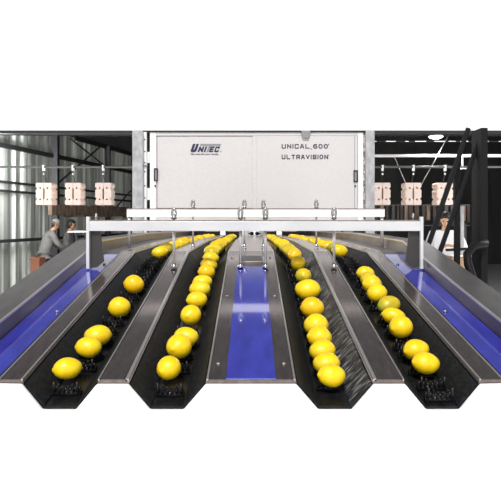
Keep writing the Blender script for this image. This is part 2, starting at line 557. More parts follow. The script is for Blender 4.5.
XL = {'A': -(OE[0] + DV[1]) / 2, 'B': -(CE + DV[0]) / 2, 'C': (CE + DV[0]) / 2, 'D': (OE[0] + DV[1]) / 2}
LANE_WORDS = {'A': 'outer lane nearer the grey-hatted worker', 'B': 'inner lane nearer the grey-hatted worker',
              'C': 'inner lane nearer the white-coated worker', 'D': 'outer lane nearer the white-coated worker'}
ORD = ('first second third fourth fifth sixth seventh eighth ninth tenth eleventh twelfth thirteenth fourteenth fifteenth sixteenth seventeenth '
       'eighteenth nineteenth twentieth twenty-first twenty-second twenty-third twenty-fourth twenty-fifth twenty-sixth twenty-seventh').split()
LC = .014            # how far a lemon's centre lies under the bed's upper face
rnd = random.Random(3)
for k in 'ABCD':
    n = 0
    items = []
    for (px, py, w, m, rz) in NEAR[k]:
        Y = F * (H0 + LC) / (py - 118)
        X = (px - CX) * Y / F
        X = max(XL[k] - .022, min(XL[k] + .022, X))
        d = w * Y / F
        items.append((X, Y, d, m, rz))
    for Y in FAR[k]:
        m = rnd.choice(['lemon', 'lemon', 'lemon_deep', 'lemon', 'lemon_green'])
        items.append((XL[k] + rnd.uniform(-.008, .008), Y, rnd.uniform(.072, .08), m, rnd.uniform(-30, 30) + rnd.choice((0, 180))))
    for (X, Y, d, m, rz) in items:
        a = abs(math.sin(math.radians(rz)))
        v = 1 if a > .8 else rnd.choice((0, 0, 1, 2))
        me = LM[m][v]
        width = me.vertices and (max(q.co.x for q in me.vertices) - min(q.co.x for q in me.vertices))
        wid = width * (1 - a) + .066 * a
        o = bpy.data.objects.new('lemon', me)
        C.objects.link(o)
        sc = max(.84, min(1.12, d / wid))
        o.scale = (sc, sc, sc)
        tilt = math.atan(SL) if Y < YB1 else 0
        o.location = (X, Y, bed(Y) - LC + (sc - 1) * .02)
        o.rotation_euler = (rnd.uniform(-.5, .5), rnd.uniform(-.15, .15), math.radians(rz))
        col = {'lemon': 'yellow', 'lemon_deep': 'deep yellow', 'lemon_green': 'greenish'}[m]
        tag(o, '%s lemon, %s from the front end of the %s' % (col, ORD[n], LANE_WORDS[k]), 'lemon', 'lemons riding the conveyor lanes')
        n += 1


# ------------------------------------------------------------------ gantries over the lanes
def eye_rod(name, x, y, ztop, zeye, parent, r=.0055):
    zf = bed(y) + .006
    rod = MB().tube([(x, y, zf), (x, y, ztop)], r, 10).build(name, 'rod', parent)
    MB().lathe([(.013, 0), (.013, .004), (.009, .010), (.007, .016)], 14, Matrix.Translation((x, y, zf - .001)) @ Matrix.Rotation(-PI / 2, 4, 'Y')).build('foot', 'chrome', rod)
    b = MB()
    cz = zeye - .016
    b.tube([(x + .0075 * math.cos(t), y - .002, cz + .015 * math.sin(t)) for t in [PI * 1.5 + 2 * PI * i / 16 for i in range(17)]], .0055, 8)
    b.build('eye', 'chrome', rod)
    MB().lathe([(.011, 0), (.011, .012), (.008, .014)], 12, Matrix.Translation((x, y, ztop - .001)) @ Matrix.Rotation(-PI / 2, 4, 'Y')).build('nut', 'chrome', rod)
    return rod


YG = 2.17
g = thing('front_gantry', 'wide pale steel crossbar on posts spanning all lanes, nearer than the thin white bar', 'crossbar', (0, YG, 0))
zt, zb = at(0, 221.3, YG).z, at(0, 231, YG).z
xa, xb = at(88, 0, YG).x, at(421.5, 0, YG).x
b = MB()
b.prism([(xa, zb), (xb, zb), (xb, zt), (xa, zt)], YG - .004, YG)
b.build('crossbar', 'bar', g, .001)
MB().box(xa, xb, YG - .004, YG + .05, zt, zt + .005).build('flange', 'steel', g)
for s, x in ((-1, xa), (1, xb)):
    p = MB().box(x - .006, x + .006, YG - .006, YG + .012, bed(YG + .012) + .003, zt + .018).build('post', 'bar', g, .001)
    xi = x - s * .03
    b = MB()
    b.prism([(x - s * .004, zb), (x - s * .045, zb), (x - s * .060, bed(YG) + .034), (x - s * .03, bed(YG) + .009), (x - s * .004, bed(YG) + .009)], YG + .014, YG + .018)
    b.build('gusset', 'gusset', p)
    MB().tube([(x - s * .024, YG + .03, zt), (x - s * .024, YG + .03, zt + .034)], .004, 8).build('pin', 'chrome', g)
for px in (174, 240.5, 265.5, 334):
    eye_rod('rod', at(px, 0, YG + .022).x, YG + .022, zt + .010, zt + .052, g)

YR = 2.75
g = thing('rear_gantry', 'thin white flat bar on eye rods just before the white cabinet, behind the wide crossbar', 'crossbar', (0, YR, 0))
zt, zb = at(0, 209.5, YR).z, at(0, 217, YR).z
xa, xb = at(127, 0, YR).x, at(384.5, 0, YR).x
b = MB().prism([(xa, zb), (xb, zb), (xb, zt), (xa, zt)], YR - .006, YR)
b.build('flat_bar', 'white', g, .001)
MB().box(xa, xb, YR - .006, YR + .028, zt, zt + .005).build('flange', 'steel', g)
for s, x in ((-1, xa + .01), (1, xb - .01)):
    MB().tube([(x, YR + .01, bed(YR) + .001), (x, YR + .01, zt)], .008, 10).build('post', 'rod', g)
for px in (193, 244.5, 263.5, 316.3):
    eye_rod('rod', at(px, 0, YR + .014).x, YR + .014, zt + .006, zt + .046, g, .005)

# ------------------------------------------------------------------ cabinet
YC = 6.2
k = YC / F


def cx(px):
    return (px - CX) * k


def cz(py):
    return ZC + (HY - py) * k


cab = thing('sorter_cabinet', 'large white vision cabinet with two sliding doors at the end of lanes', 'cabinet', (0, YC, 0))
MB().box(cx(141), cx(365.5), YC + .02, YC + 1.1, cz(226), cz(132.3)).build('body', 'cabinet', cab)
MB().box(cx(141), cx(366), YC - .035, YC + 1.12, cz(132.3), cz(131)).build('lid', 'dark', cab)
for x0, x1 in ((150.2, 156.2), (357.8, 363)):
    MB().box(cx(x0), cx(x1), YC - .02, YC + .02, cz(226), cz(132.5)).build('side_frame', 'white', cab, .004)
MB().box(cx(156.2), cx(357.8), YC - .02, YC + .02, cz(136), cz(132.5)).build('top_frame', 'cabinet', cab, .003)
MB().box(cx(156.2), cx(357.8), YC - .015, YC + .02, cz(226), cz(210.5)).build('bottom_frame', 'cabinet', cab)
MB().box(cx(156.2), cx(357.8), YC - .017, YC + .018, cz(210.4), cz(208)).build('door_track', 'timber', cab)
HANDLES = ((154.3, 158.0, 168.5, 181), (353.2, 357.2, 170.5, 182))
for i, (x0, x1, y0) in enumerate(((156.4, 253.6, .004), (252.8, 357.4, -.008))):
    d = MB().box(cx(x0), cx(x1), YC + y0 - .012, YC + y0 + .01, cz(208.5), cz(136.2)).build('door', 'cabinet', cab, .003)
    hx0, hx1, hy0, hy1 = HANDLES[i]
    hf = MB()
    w = cx(hx1) - cx(hx0)
    ym = YC + y0 - .012
    if i == 0:
        ym = YC - .02
    for bx in ((cx(hx0), cx(hx0) + .009, cz(hy1), cz(hy0)), (cx(hx1) - .009, cx(hx1), cz(hy1), cz(hy0)), (cx(hx0), cx(hx1), cz(hy1), cz(hy1) + .009), (cx(hx0), cx(hx1), cz(hy0) - .009, cz(hy0))):
        hf.box(bx[0], bx[1], ym - .014, ym, bx[2], bx[3])
    h = hf.build('handle', 'paintblack', d)
    MB().box(cx(hx0) + .009, cx(hx1) - .009, ym - .004, ym - .001, cz(hy1) + .009, cz(hy0) - .009).build('handle_recess', 'greybar', d)
    kx = (155.6, 354.8)[i]
    MB().lathe([(.010, 0), (.010, .012), (.007, .015)], 12, Matrix.Translation((cx(kx), ym, cz(186))) @ Matrix.Rotation(-PI / 2, 4, 'Z')).build('lock', 'dark', d)
    if i == 1:
        MB().box(cx(252.9), cx(256.6), ym - .006, ym, cz(208.5), cz(136.2)).build('door_stile', 'cabinet', d, .002)
        MB().box(cx(354.0), cx(354.5), ym - .003, ym, cz(208.5), cz(136.4)).build('door_seam', 'greybar', d)
    else:
        MB().box(cx(157.2), cx(157.7), YC - .009, YC - .007, cz(208.5), cz(136.4)).build('door_seam', 'greybar', d)
b = MB()
b.prism([(cx(300.8), cz(131.2)), (cx(310.2), cz(131.2)), (cx(308.4), cz(138.6)), (cx(302.2), cz(138.6))], YC - .05, YC - .03)
b.build('latch', 'greybar', cab, .004)
# entry plates between the lanes
for x0, x1 in ((-1.13, -.53), (-.345, -.285), (-.097, .097), (.285, .345), (.53, 1.13)):
    ya = YC - .05
    MB().box(x0, x1, ya, ya + .02, bed(ya) + .004 if abs(x0 + x1) < 1 else bed(ya) + .05, cz(226) - .004).build('entry_plate', 'white', cab)
for x in (-.435, -.19, .19, .435):
    ya = YC - .04
    MB().box(x - .075, x + .075, ya, ya + .01, bed(ya) + .042, cz(226) - .004).build('entry_flap', 'wood', cab)
for s in (-1, 1):
    for y in (YC + .15, YC + 1.0):
        MB().box(s * 1.12 - .05, s * 1.12 + .05, y - .05, y + .05, 0, cz(226)).build('leg', 'galv', cab)
# knobs on small brackets at the mouth of the cabinet
for s in (-1, 1):
    xk = (254.5 - CX + s * 6.3) * 5.7 / F
    yk = 5.7
    br = MB().box(xk - .022, xk + .022, yk - .006, yk + .006, bed(yk) + .004, ZC - .07).build('knob_bracket', 'galv', cab, .002)
    xn = xk - s * .038
    MB().tube([(xk, yk - .002, ZC - .140), (xn + s * .02, yk - .002, ZC - .140)], .008, 8).build('knob_stem', 'dark', br)
    MB().ball((xn, yk - .004, ZC - .140), .021, 14).build('knob', 'paintblack', br)


# block lettering: every stroke is a polyline of fixed weight in a unit box
GL = {
    'U': [[(0, 1), (0, .12), (.12, 0), (.88, 0), (1, .12), (1, 1)]],
    'N': [[(0, 0), (0, 1), (1, 0), (1, 1)]],
    'I': [[(.5, 0), (.5, 1)]],
    'E': [[(1, 1), (0, 1), (0, 0), (1, 0)], [(0, .5), (.85, .5)]],
    'C': [[(1, .8), (1, 1), (.1, 1), (0, .9), (0, .1), (.1, 0), (1, 0), (1, .2)]],
    'A': [[(0, 0), (.38, 1), (.62, 1), (1, 0)], [(.2, .3), (.8, .3)]],
    'L': [[(0, 1), (0, 0), (1, 0)]],
    'T': [[(0, 1), (1, 1)], [(.5, 1), (.5, 0)]],
    'R': [[(0, 0), (0, 1), (.9, 1), (1, .9), (1, .55), (.9, .45), (0, .45)], [(.6, .45), (1, 0)]],
    'V': [[(0, 1), (.5, 0), (1, 1)]],
    'S': [[(1, .8), (1, 1), (.1, 1), (0, .9), (0, .6), (.1, .5), (.9, .5), (1, .4), (1, .1), (.9, 0), (0, 0), (0, .2)]],
    'O': [[(.26, 0), (.74, 0), (1, .26), (1, .74), (.74, 1), (.26, 1), (0, .74), (0, .26), (.26, 0)]],
    '6': [[(.95, 1), (.22, 1), (0, .78), (0, .2), (.2, 0), (.8, 0), (1, .18), (1, .42), (.8, .58), (0, .58)]],
    '0': [[(.26, 0), (.74, 0), (1, .26), (1, .74), (.74, 1), (.26, 1), (0, .74), (0, .26), (.26, 0)]],
}


def block_text(body, m, x0, x1, yb, yt, parent, y, wt, shear=0.0, gap=.35, wide=None):
    """wt: stroke weight over the letter height"""
    Z0, Z1, X0, X1 = cz(yb), cz(yt), cx(x0), cx(x1)
    h = Z1 - Z0
    t = wt * h
    units = [.22 if ch == 'I' else 1.0 for ch in body]
    W = (X1 - X0 - shear * h)
    u = W / (sum(units) + gap * (len(body) - 1))
    b = MB()
    x = X0
    for ch, un in zip(body, units):
        lw = u * un
        for st in GL[ch]:
            pts = []
            for px, pz in st:
                gx = x + (lw / 2 if ch == 'I' else t / 2 + px * (lw - t))
                gz = t / 2 + pz * (h - t)
                pts.append(Vector((gx, 0, gz)))
            n_ = len(pts)
            closed = (pts[0] - pts[-1]).length < 1e-6
            for q in range(n_ - 1):
                a, c_ = pts[q].copy(), pts[q + 1].copy()
                d = (c_ - a).normalized()
                if closed or q > 0 or True:
                    a = a - d * t * (.5 if (q == 0 and not closed) else .35)
                if True:
                    c_ = c_ + d * t * (.5 if (q == n_ - 2 and not closed) else .35)
                s_ = Vector((-d.z, 0, d.x)) * t / 2
                yy = y - .0012 - .0001 * q
                quad = [a + s_, c_ + s_, c_ - s_, a - s_]
                vs_ = []
                for dy in (yy, y - .0002):
                    for v in quad:
                        zz_ = min(max(v.z, 0), h)
                        vs_.append(b.bm.verts.new((v.x + shear * zz_, dy, Z0 + zz_)))
                b.face(vs_[:4])
                for e in range(4):
                    b.face([vs_[e], vs_[(e + 1) % 4], vs_[4 + (e + 1) % 4], vs_[4 + e]])
        x += lw + gap * u
    return b.build('lettering', m, parent)


# lettering
def lettering(body, name, m, x0, x1, yb, yt, parent, shear=0.0, y=YC - .022, bold=0.0):
    cu = bpy.data.curves.new('t', 'FONT')
    cu.body = body
    cu.extrude = .02
    cu.offset = bold
    cu.resolution_u = 3
    ob = bpy.data.objects.new('t', cu)
    C.objects.link(ob)
    dg = bpy.context.evaluated_depsgraph_get()
    me = bpy.data.meshes.new_from_object(ob.evaluated_get(dg))
    bpy.data.objects.remove(ob)
    xs = [v.co.x for v in me.vertices]
    ys = [v.co.y for v in me.vertices]
    w, h = max(xs) - min(xs), max(ys) - min(ys)
    mx, my = min(xs), min(ys)
    W, Hh = cx(x1) - cx(x0), cz(yt) - cz(yb)
    for v in me.vertices:
        u = (v.co.x - mx) / w * (W - shear * Hh)
        t = (v.co.y - my) / h * Hh
        v.co = Vector((cx(x0) + u + shear * t, y - v.co.z * .1, cz(yb) + t))
    bm = bmesh.new()
    bm.from_mesh(me)
    bmesh.ops.recalc_face_normals(bm, faces=bm.faces[:])
    bm.to_mesh(me)
    bm.free()
    me.name = name
    return link(name, me, m, parent)


YD = YC - .0105
doors = [c for c in cab.children if c.name.startswith('door')]
dl, dr = doors[0], doors[1]
block_text('U', 'navy', 190.2, 199.0, 152.2, 144.0, dl, YD, .30, .35)
block_text('NI', 'navy', 197.6, 207.0, 152.2, 146.6, dl, YD, .30, .35, .25)
block_text('EC', 'navy', 208.8, 220.2, 152.2, 146.6, dl, YD, .25, .35, .22)
b = MB()
b.prism([(cx(200.0), cz(145.7)), (cx(220.4), cz(145.7)), (cx(221.2), cz(144.0)), (cx(200.7), cz(144.0))], YD - .003, YD)
b.prism([(cx(206.4), cz(152.2)), (cx(207.9), cz(152.2)), (cx(210.6), cz(145.7)), (cx(209.0), cz(145.7))], YD - .003, YD)
b.build('logo_bar', 'greybar', dl)
lettering('We work for your results', 'lettering', 'ink', 190.2, 218.4, 155.5, 153.3, dl, .2, YD)
lettering('®', 'lettering', 'ink', 220.2, 221.3, 152.2, 151.0, dl, 0, YD)
YD2 = YC - .0215
block_text('UNICAL', 'ink', 281.6, 309.3, 148.8, 144.3, dr, YD2, .21, 0, .3)
lettering('®', 'lettering', 'ink', 310.3, 311.6, 149.8, 148.6, dr, 0, YD2)
block_text('600', 'ink', 313.0, 327.6, 148.8, 144.3, dr, YD2, .21, 0, .3)
lettering('\'', 'lettering', 'ink', 328.0, 328.7, 145.6, 144.2, dr, 0, YD2)
block_text('ULTRAVISION', 'ink', 281.6, 327.8, 159.4, 154.9, dr, YD2, .21, 0, .3)
lettering('\'', 'lettering', 'ink', 328.2, 328.8, 156.0, 154.9, dr, 0, YD2)

# white machine side column with dark gap and galvanised posts at the cabinet's sides
p = thing('side_upright', 'narrow white perforated upright between the galvanised post and the cabinet door', 'upright', (cx(145.5), YC - .02, 0))
MB().box(cx(143.8), cx(147.2), YC - .04, YC + .0, .0085, cz(132.6)).build('upright', 'white', p, .003)
for py in (140, 152, 163, 172, 186, 198):
    MB().lathe([(.008, 0), (.008, .003)], 10, Matrix.Translation((cx(145.6), YC - .0405, cz(py))) @ Matrix.Rotation(-PI / 2, 4, 'Z')).build('bolt_hole', 'dark', p)
MB().box(cx(144.7), cx(148.6), YC - .06, YC - .041, cz(166.6), cz(165.2)).build('bracket', 'greybar', p)
for y0, y1 in ((152, 163), (188, 200)):
    MB().box(cx(147.4), cx(149.8), YC - .01, YC + .001, cz(y1), cz(y0)).build('spacer', 'white', p)
o = MB().box(cx(147.2), cx(150.2), YC + .002, YC + .019, cz(226), cz(133)).build('side_gap_strip', 'paintblack')
o.parent = cab
o.matrix_parent_inverse = Matrix.Translation(-cab.location)
o = MB().box(cx(363.1), cx(365.9), YC - .02, YC + .018, cz(226), cz(133)).build('peeling_edge', 'rubber')
o.parent = cab
o.matrix_parent_inverse = Matrix.Translation(-cab.location)
o['label'] = 'crumbling brown and white edge'


def post(px0, px1, label):
    y0 = YC - .1
    q = y0 / F
    x0, x1 = (px0 - CX) * q, (px1 - CX) * q
    t = thing('steel_post', label, 'post', ((x0 + x1) / 2, y0, 0), 'galvanised posts beside the cabinet')
    zt = ZC + (HY - 130.6) * q
    b = MB()
    b.box(x0, x1, y0, y0 + .006, .008, zt)
    b.box(x0, x0 + .006, y0 + .006, y0 + .055, .008, zt)
    b.box(x1 - .006, x1, y0 + .006, y0 + .055, .008, zt)
    b.build('channel', 'galv', t)
    MB().box(x0 - .03, x1 + .03, y0 - .03, y0 + .12, 0, .008).build('base_plate', 'galv', t)


post(132.3, 142.6, 'galvanised steel post beside the cabinet door bearing the logo')
post(366.0, 374.6, 'galvanised steel post beside the crumbling edge of the cabinet')

# ------------------------------------------------------------------ overhead carriers
YH = 9.0
zr = at(0, 167, YH).z
rail = MB().tube([(-5.75, YH, zr), (9.5, YH, zr)], .019, 10)
rail = rail.build('overhead_rail', mat('rail_steel', (.10, .098, .09), .6, .2))
tag(rail, 'long thin overhead rail the pink foam carriers hang from', 'rail')


def half_outline(x0, x1, z0, z1, outer):
    """foam half with two notches in its outer edge; outer = -1 or +1"""
    h = z1 - z0
    wave = [(0, .008), (.05, 0), (.18, 0), (.23, .02), (.29, .02), (.34, 0), (.46, 0), (.5, .006), (.54, 0), (.66, 0), (.71, .02), (.77, .02), (.82, 0), (.95, 0), (1, .008)]
    inner = [(0, .004), (.2, .004), (.28, .016), (.72, .016), (.8, .004), (1, .004)]
    if outer < 0:
        left = [(x0 + d, z0 + h * t) for t, d in wave]
        right = [(x1 - d, z0 + h * t) for t, d in inner]
    else:
        left = [(x0 + d, z0 + h * t) for t, d in inner]
        right = [(x1 - d, z0 + h * t) for t, d in wave]
    return left + right[::-1]


def carrier(px, label, w=15.5):
    x = (px - CX) * YH / F
    zt, zb = at(0, 183, YH).z, at(0, 204.5, YH).z
    t = thing('foam_carrier', label, 'carrier', (x, YH, zb), 'foam carriers hanging from the overhead rail')
    hw = w * YH / F / 2
    for s in (-1, 1):
        x0, x1 = sorted((s * .002, s * hw))
        cu = bpy.data.curves.new('c', 'CURVE')
        cu.dimensions = '2D'
        cu.fill_mode = 'BOTH'
        cu.extrude = .125
        cu.bevel_depth = .004
        def spl(pts):
            sp = cu.splines.new('POLY')
            sp.points.add(len(pts) - 1)
            for i, (a, b_) in enumerate(pts):
                sp.points[i].co = (a, b_, 0, 1)
            sp.use_cyclic_u = True
        spl(half_outline(x0, x1, 0, zt - zb, s))
        holes = [((x0 + x1) / 2 - s * .005, (zt - zb) * q) for q in (.24, .77)]
        for hx, hz in holes:
            spl([(hx + .019 * math.cos(a), hz + .019 * math.sin(a)) for a in [2 * PI * i / 14 for i in range(14)]])
        ob = bpy.data.objects.new('c', cu)
        C.objects.link(ob)
        dg = bpy.context.evaluated_depsgraph_get()
        me = bpy.data.meshes.new_from_object(ob.evaluated_get(dg))
        bpy.data.objects.remove(ob)
        me.transform(Matrix.Rotation(PI / 2, 4, 'X'))
        h = link('foam_half', me, 'foam', t, loc=(0, .125, 0))
        b = MB()
        for hx, hz in holes:
            b.lathe([(.0185, 0), (.0185, .10)], 12, Matrix.Translation((hx, -.03, hz)) @ Matrix.Rotation(PI / 2, 4, 'Z'))
        b.build('hole_liner', 'hole', h, loc=(0, 0, 0))
    zz = zt - zb
    zrel = zr - zb
    MB().tube([(0, .11, zz - .002), (.0, .06, zz + .07), (0, .0, zz + .12), (0, 0, zrel - .035)], .006, 8).build('hanger_rod', 'dark', t, loc=(0, 0, 0))
    MB().tube([(0, .11, zz - .03), (0, .11, zz + .006)], .03, 10).build('hanger_socket', 'hole', t, loc=(0, 0, 0))
    MB().tube([(0, 0, zrel - .13), (0, 0, zrel - .10)], .012, 10).build('collar', 'white', t, loc=(0, 0, 0))
    b = MB()
    b.box(-.013, .013, -.032, -.024, zrel - .06, zrel + .032)
    b.box(-.013, .013, .024, .032, zrel - .06, zrel + .032)
    b.box(-.013, .013, -.032, .032, zrel - .066, zrel - .058)
    b.build('hook', 'white', t, loc=(0, 0, 0))


carrier(43.8, 'pink foam carrier on the overhead rail above the grey-hatted worker')
carrier(73, 'pink foam carrier on the rail above the dark-haired worker in the grey shirt')
carrier(103.2, 'pink foam carrier on the rail nearest the galvanised post on the corrugated wall side')
carrier(382.5, 'pink foam carrier hanging right beside the galvanised post on the dark side')
carrier(413.4, 'pink foam carrier hanging between two others before the dark back wall')
carrier(445, 'pink foam carrier half hidden behind the black stair rails')

t = thing('overhead_pipe', 'thick white overhead pipe crossing the dark hall above the foam carriers', 'pipe', (1.5, 9.6, at(0, 156, 9.6).z))
MB().tube([(1.5, 9.6, at(0, 155.7, 9.6).z), (9.6, 9.6, at(0, 155.7, 9.6).z)], .027, 12).build('pipe', 'white', t)
xx = at(462.5, 0, 9.6).x
MB().tube([(xx, 9.6, at(0, 156, 9.6).z), (xx, 9.6, at(0, 168, 9.6).z)], .016, 8).build('drop_pipe', 'white', t)
MB().box(xx - .07, xx + .07, 9.55, 9.65, at(0, 169, 9.6).z, at(0, 167.4, 9.6).z).build('outlet', 'white', t)
t = thing('light_track', 'thin dark roof track broken by small bright clips under the dark roof', 'track', (1.7, 10.6, at(0, 141.5, 10.6).z))
zz = at(0, 141.5, 10.6).z
MB().tube([(1.7, 10.6, zz), (9.6, 10.6, zz)], .012, 8).build('track', 'dark', t)
rr = random.Random(5)
xk = 1.9
while xk < 6.4:
    ln = rr.uniform(.06, .22)
    MB().box(xk, xk + ln, 10.575, 10.587, zz - .007, zz + .007).build('clip', 'white', t)
    xk += ln + rr.uniform(.06, .2)

t = thing('high_bay_lamp', 'lit round lamp hanging under the dark roof', 'lamp', at(436.5, 134.5, 9.2))
c = at(436, 136.5, 9.2)
MB().lathe([(.03, .040), (.06, .036), (.115, .012), (.12, 0), (.112, 0), (.1, .008)], 20, Matrix.Translation(c) @ Matrix.Rotation(-PI / 2, 4, 'Y')).build('lamp_shade', 'galv', t)
MB().ball(c, .1, 18, .105, .105, .036).build('bulb', 'lamp', t)
MB().tube([c + Vector((0, 0, .039)), Vector((c.x, c.y, roofz(c.y) - .002))], .01, 8).build('stem', 'dark', t)
for (pa, pb, lab) in (((448.5, 135.5, 9.3), (420, 187, 9.3), 'pale slanting stay rod crossing the overhead pipe beside the black stair rail'), ((394, 156, 9.55), (406, 184, 9.3), 'thin dark slanting stay rod above the middle dark-side foam carrier')):
    o = MB().tube([at(*pa), at(*pb)], .008 if pa[0] > 400 else .005, 8).build('hanging_stay_rod', 'chrome' if pa[0] > 400 else 'galv')
    tag(o, lab, 'rod')

# racks in the back of the hall
t = thing('timber_rack', 'long brown timber rack along the corrugated wall above the workers\' heads', 'rack', (-4.2, 15, 0))
A, B = Vector((-4.75, 13.0, 0)), Vector((-3.55, 18.2, 0))
dr_ = (B - A)
nb = 9
for i in range(nb):
    a = A + dr_ * (i / nb) + Vector((0, 0, ZC + .25))
    b_ = A + dr_ * ((i + .94) / nb) + Vector((0, 0, ZC + .25))
    MB().bar(a, b_, (.24 + .05 * rr.random()), .10).build('board', 'timber', t)
for i in (2, 3, 5, 8):
    a = A + dr_ * (i / nb)
    MB().box(leftx(a.y) + .06, a.x + .05, a.y - .03, a.y + .03, ZC + .08, ZC + .125).build('bracket', 'timber', t)

t = thing('tray_rack', 'dark rack of hanging brown cloths below the foam carriers before the back wall', 'rack', (3.2, 10.6, 0))
YT = 10.6
z0, z1 = at(0, 226, YT).z, at(0, 206, YT).z
MB().box(at(374, 0, YT).x, at(470, 0, YT).x, YT, YT + .05, z1, z1 + .03).build('top_rail', 'dark', t)
MB().box(at(374, 0, YT).x, at(470, 0, YT).x, YT, YT + .05, z0, z0 + .02).build('lower_rail', 'dark', t)
x = 375.0
while x < 468:
    w = rr.uniform(2, 4.5)
    MB().box(at(x, 0, YT).x, at(x + w, 0, YT).x, YT - .02 - .03 * rr.random(), YT - .002, at(0, 220 + rr.random() * 5, YT).z, z1 + .01).build('cloth', rr.choice(['brownrag', 'brownrag', 'timber', 'dark', 'foam' if rr.random() < .15 else 'brownrag']), t, .006)
    x += w + rr.uniform(.8, 3.5)
for px in (376, 421, 466):
    xx = at(px, 0, YT).x
    MB().box(xx - .03, xx + .03, YT + .052, YT + .11, 0, z1 + .03).build('post', 'dark', t)

# small table and crates beside the workers
yT = 10.6
c = at(80, 231, yT)
t = thing('side_table', 'white topped narrow table in front of the dark-haired worker', 'table', (c.x, yT, 0))
MB().box(c.x - .16, c.x + .2, yT - .25, yT + .25, c.z - .025, c.z).build('table_top', 'white', t, .004)
for sx in (-.13, .17):
    for sy in (-.2, .2):
        MB().box(c.x + sx - .02, c.x + sx + .02, yT + sy - .02, yT + sy + .02, 0, c.z - .025).build('leg', 'dark', t)


def crate(name, label, cat, px, py, Y, w, h, m, z0=0.0):
    c = at(px, py, Y)
    t = thing(name, label, cat, (c.x, Y, z0))
    zt = c.z
    b = MB()
    b.box(-w / 2, w / 2, -.15, .15, 0, .02)
    b.box(-w / 2, w / 2, -.15, -.13, .02, zt - z0)
    b.box(-w / 2, w / 2, .13, .15, .02, zt - z0)
    b.box(-w / 2, -w / 2 + .02, -.13, .13, .02, zt - z0)
    b.box(w / 2 - .02, w / 2, -.13, .13, .02, zt - z0)
    b.build('shell', m, t, loc=(0, 0, 0))
    MB().box(-w / 2 - .01, w / 2 + .01, -.165, -.151, zt - z0 - .05, zt - z0 - .01).build('rim', m, t, loc=(0, 0, 0))
    return t


crate('plastic_crate', 'orange-brown crate on the floor behind the grey-hatted worker', 'crate', 38, 257, 10.4, .16, .3, 'orangecrate', ZC - .92 - .0 if False else 0)

# stair rail at the machine's side
YS_ = 3.2
t = thing('stair_rail', 'black tubular stair railing slanting up beside the white-coated worker', 'railing', (1.2, YS_, 0))
MB().bar(at(427, 249, YS_), at(468.5, 128, YS_), .028, .018).build('handrail', 'paintblack', t, .005)
MB().bar(at(436, 263, YS_ + .05), at(482, 132, YS_ + .05), .027, .018).build('lower_rail', 'paintblack', t, .005)
pb = at(456.5, 165, YS_ + .1)
MB().box(pb.x - .018, pb.x + .016, YS_ + .08, YS_ + .10, 0, ZC + (HY - 163) * (YS_ + .1) / F).build('post', 'paintblack', t, .003)
pb = at(476, 130, YS_ + .1)
MB().box(pb.x - .02, pb.x + .02, YS_ - .02, YS_ + .12, 0, ZC + (HY - 131) * (YS_ + .1) / F).build('post', 'paintblack', t, .003)
MB().bar(at(446, 250, YS_ + .1), at(484, 248, YS_ + .1), .016, .016).build('cross_tube', 'dark', t)
o = MB().tube([Vector((1.42, 3.0, .025)), Vector((1.30, 3.0, .5)), at(480, 300, 3.0), at(468, 264, 3.0), at(467, 254, 3.05), at(474, 246, 3.1), at(486, 243, 3.15)], .022, 10).build('black_hose', 'paintblack')
tag(o, 'thick black hose curling beside the foot of the stair railing', 'hose')
t = thing('rack_post', 'pale grey upright standing behind the black stair railing', 'post', at(462, 0, 7.4) * Vector((1, 1, 0)) if False else (at(462, 0, 7.4).x, 7.4, 0))
MB().box(at(462, 0, 7.4).x - .02, at(462, 0, 7.4).x + .02, 7.38, 7.42, 0.01, at(0, 206, 7.4).z).build('upright', 'galv', t)
MB().box(at(462, 0, 7.4).x - .06, at(462, 0, 7.4).x + .06, 7.34, 7.46, 0, .01).build('base_plate', 'galv', t)
t = thing('carton', 'brown cardboard carton on the floor behind the stair railing', 'box', (at(461, 0, 6.6).x, 6.6, 0))
xx, zt = at(461, 0, 6.6).x, at(0, 256, 6.6).z
MB().box(xx - .14, xx + .16, 6.5, 6.75, 0, zt).build('box_body', 'cardboard', t, .003)
MB().box(xx - .14, xx + .16, 6.49, 6.62, zt + .001, zt + .006).build('flap', 'white', t)


# ------------------------------------------------------------------ people
def skinned(verts, edges, root=0, sub=2):
    me = bpy.data.meshes.new('s')
    me.from_pydata([v[0] for v in verts], edges, [])
    ob = bpy.data.objects.new('s', me)
    C.objects.link(ob)
    ob.modifiers.new('skin', 'SKIN')
    sk = me.skin_vertices[0].data
    for i, v in enumerate(verts):
        r = v[1]
        sk[i].radius = r if isinstance(r, tuple) else (r, r)
        sk[i].use_root = (i == root)
    ss = ob.modifiers.new('sub', 'SUBSURF')
    ss.levels = ss.render_levels = sub
    dg = bpy.context.evaluated_depsgraph_get()
    out = bpy.data.meshes.new_from_object(ob.evaluated_get(dg))
    bpy.data.objects.remove(ob)
    for p in out.polygons:
        p.use_smooth = True
    return out


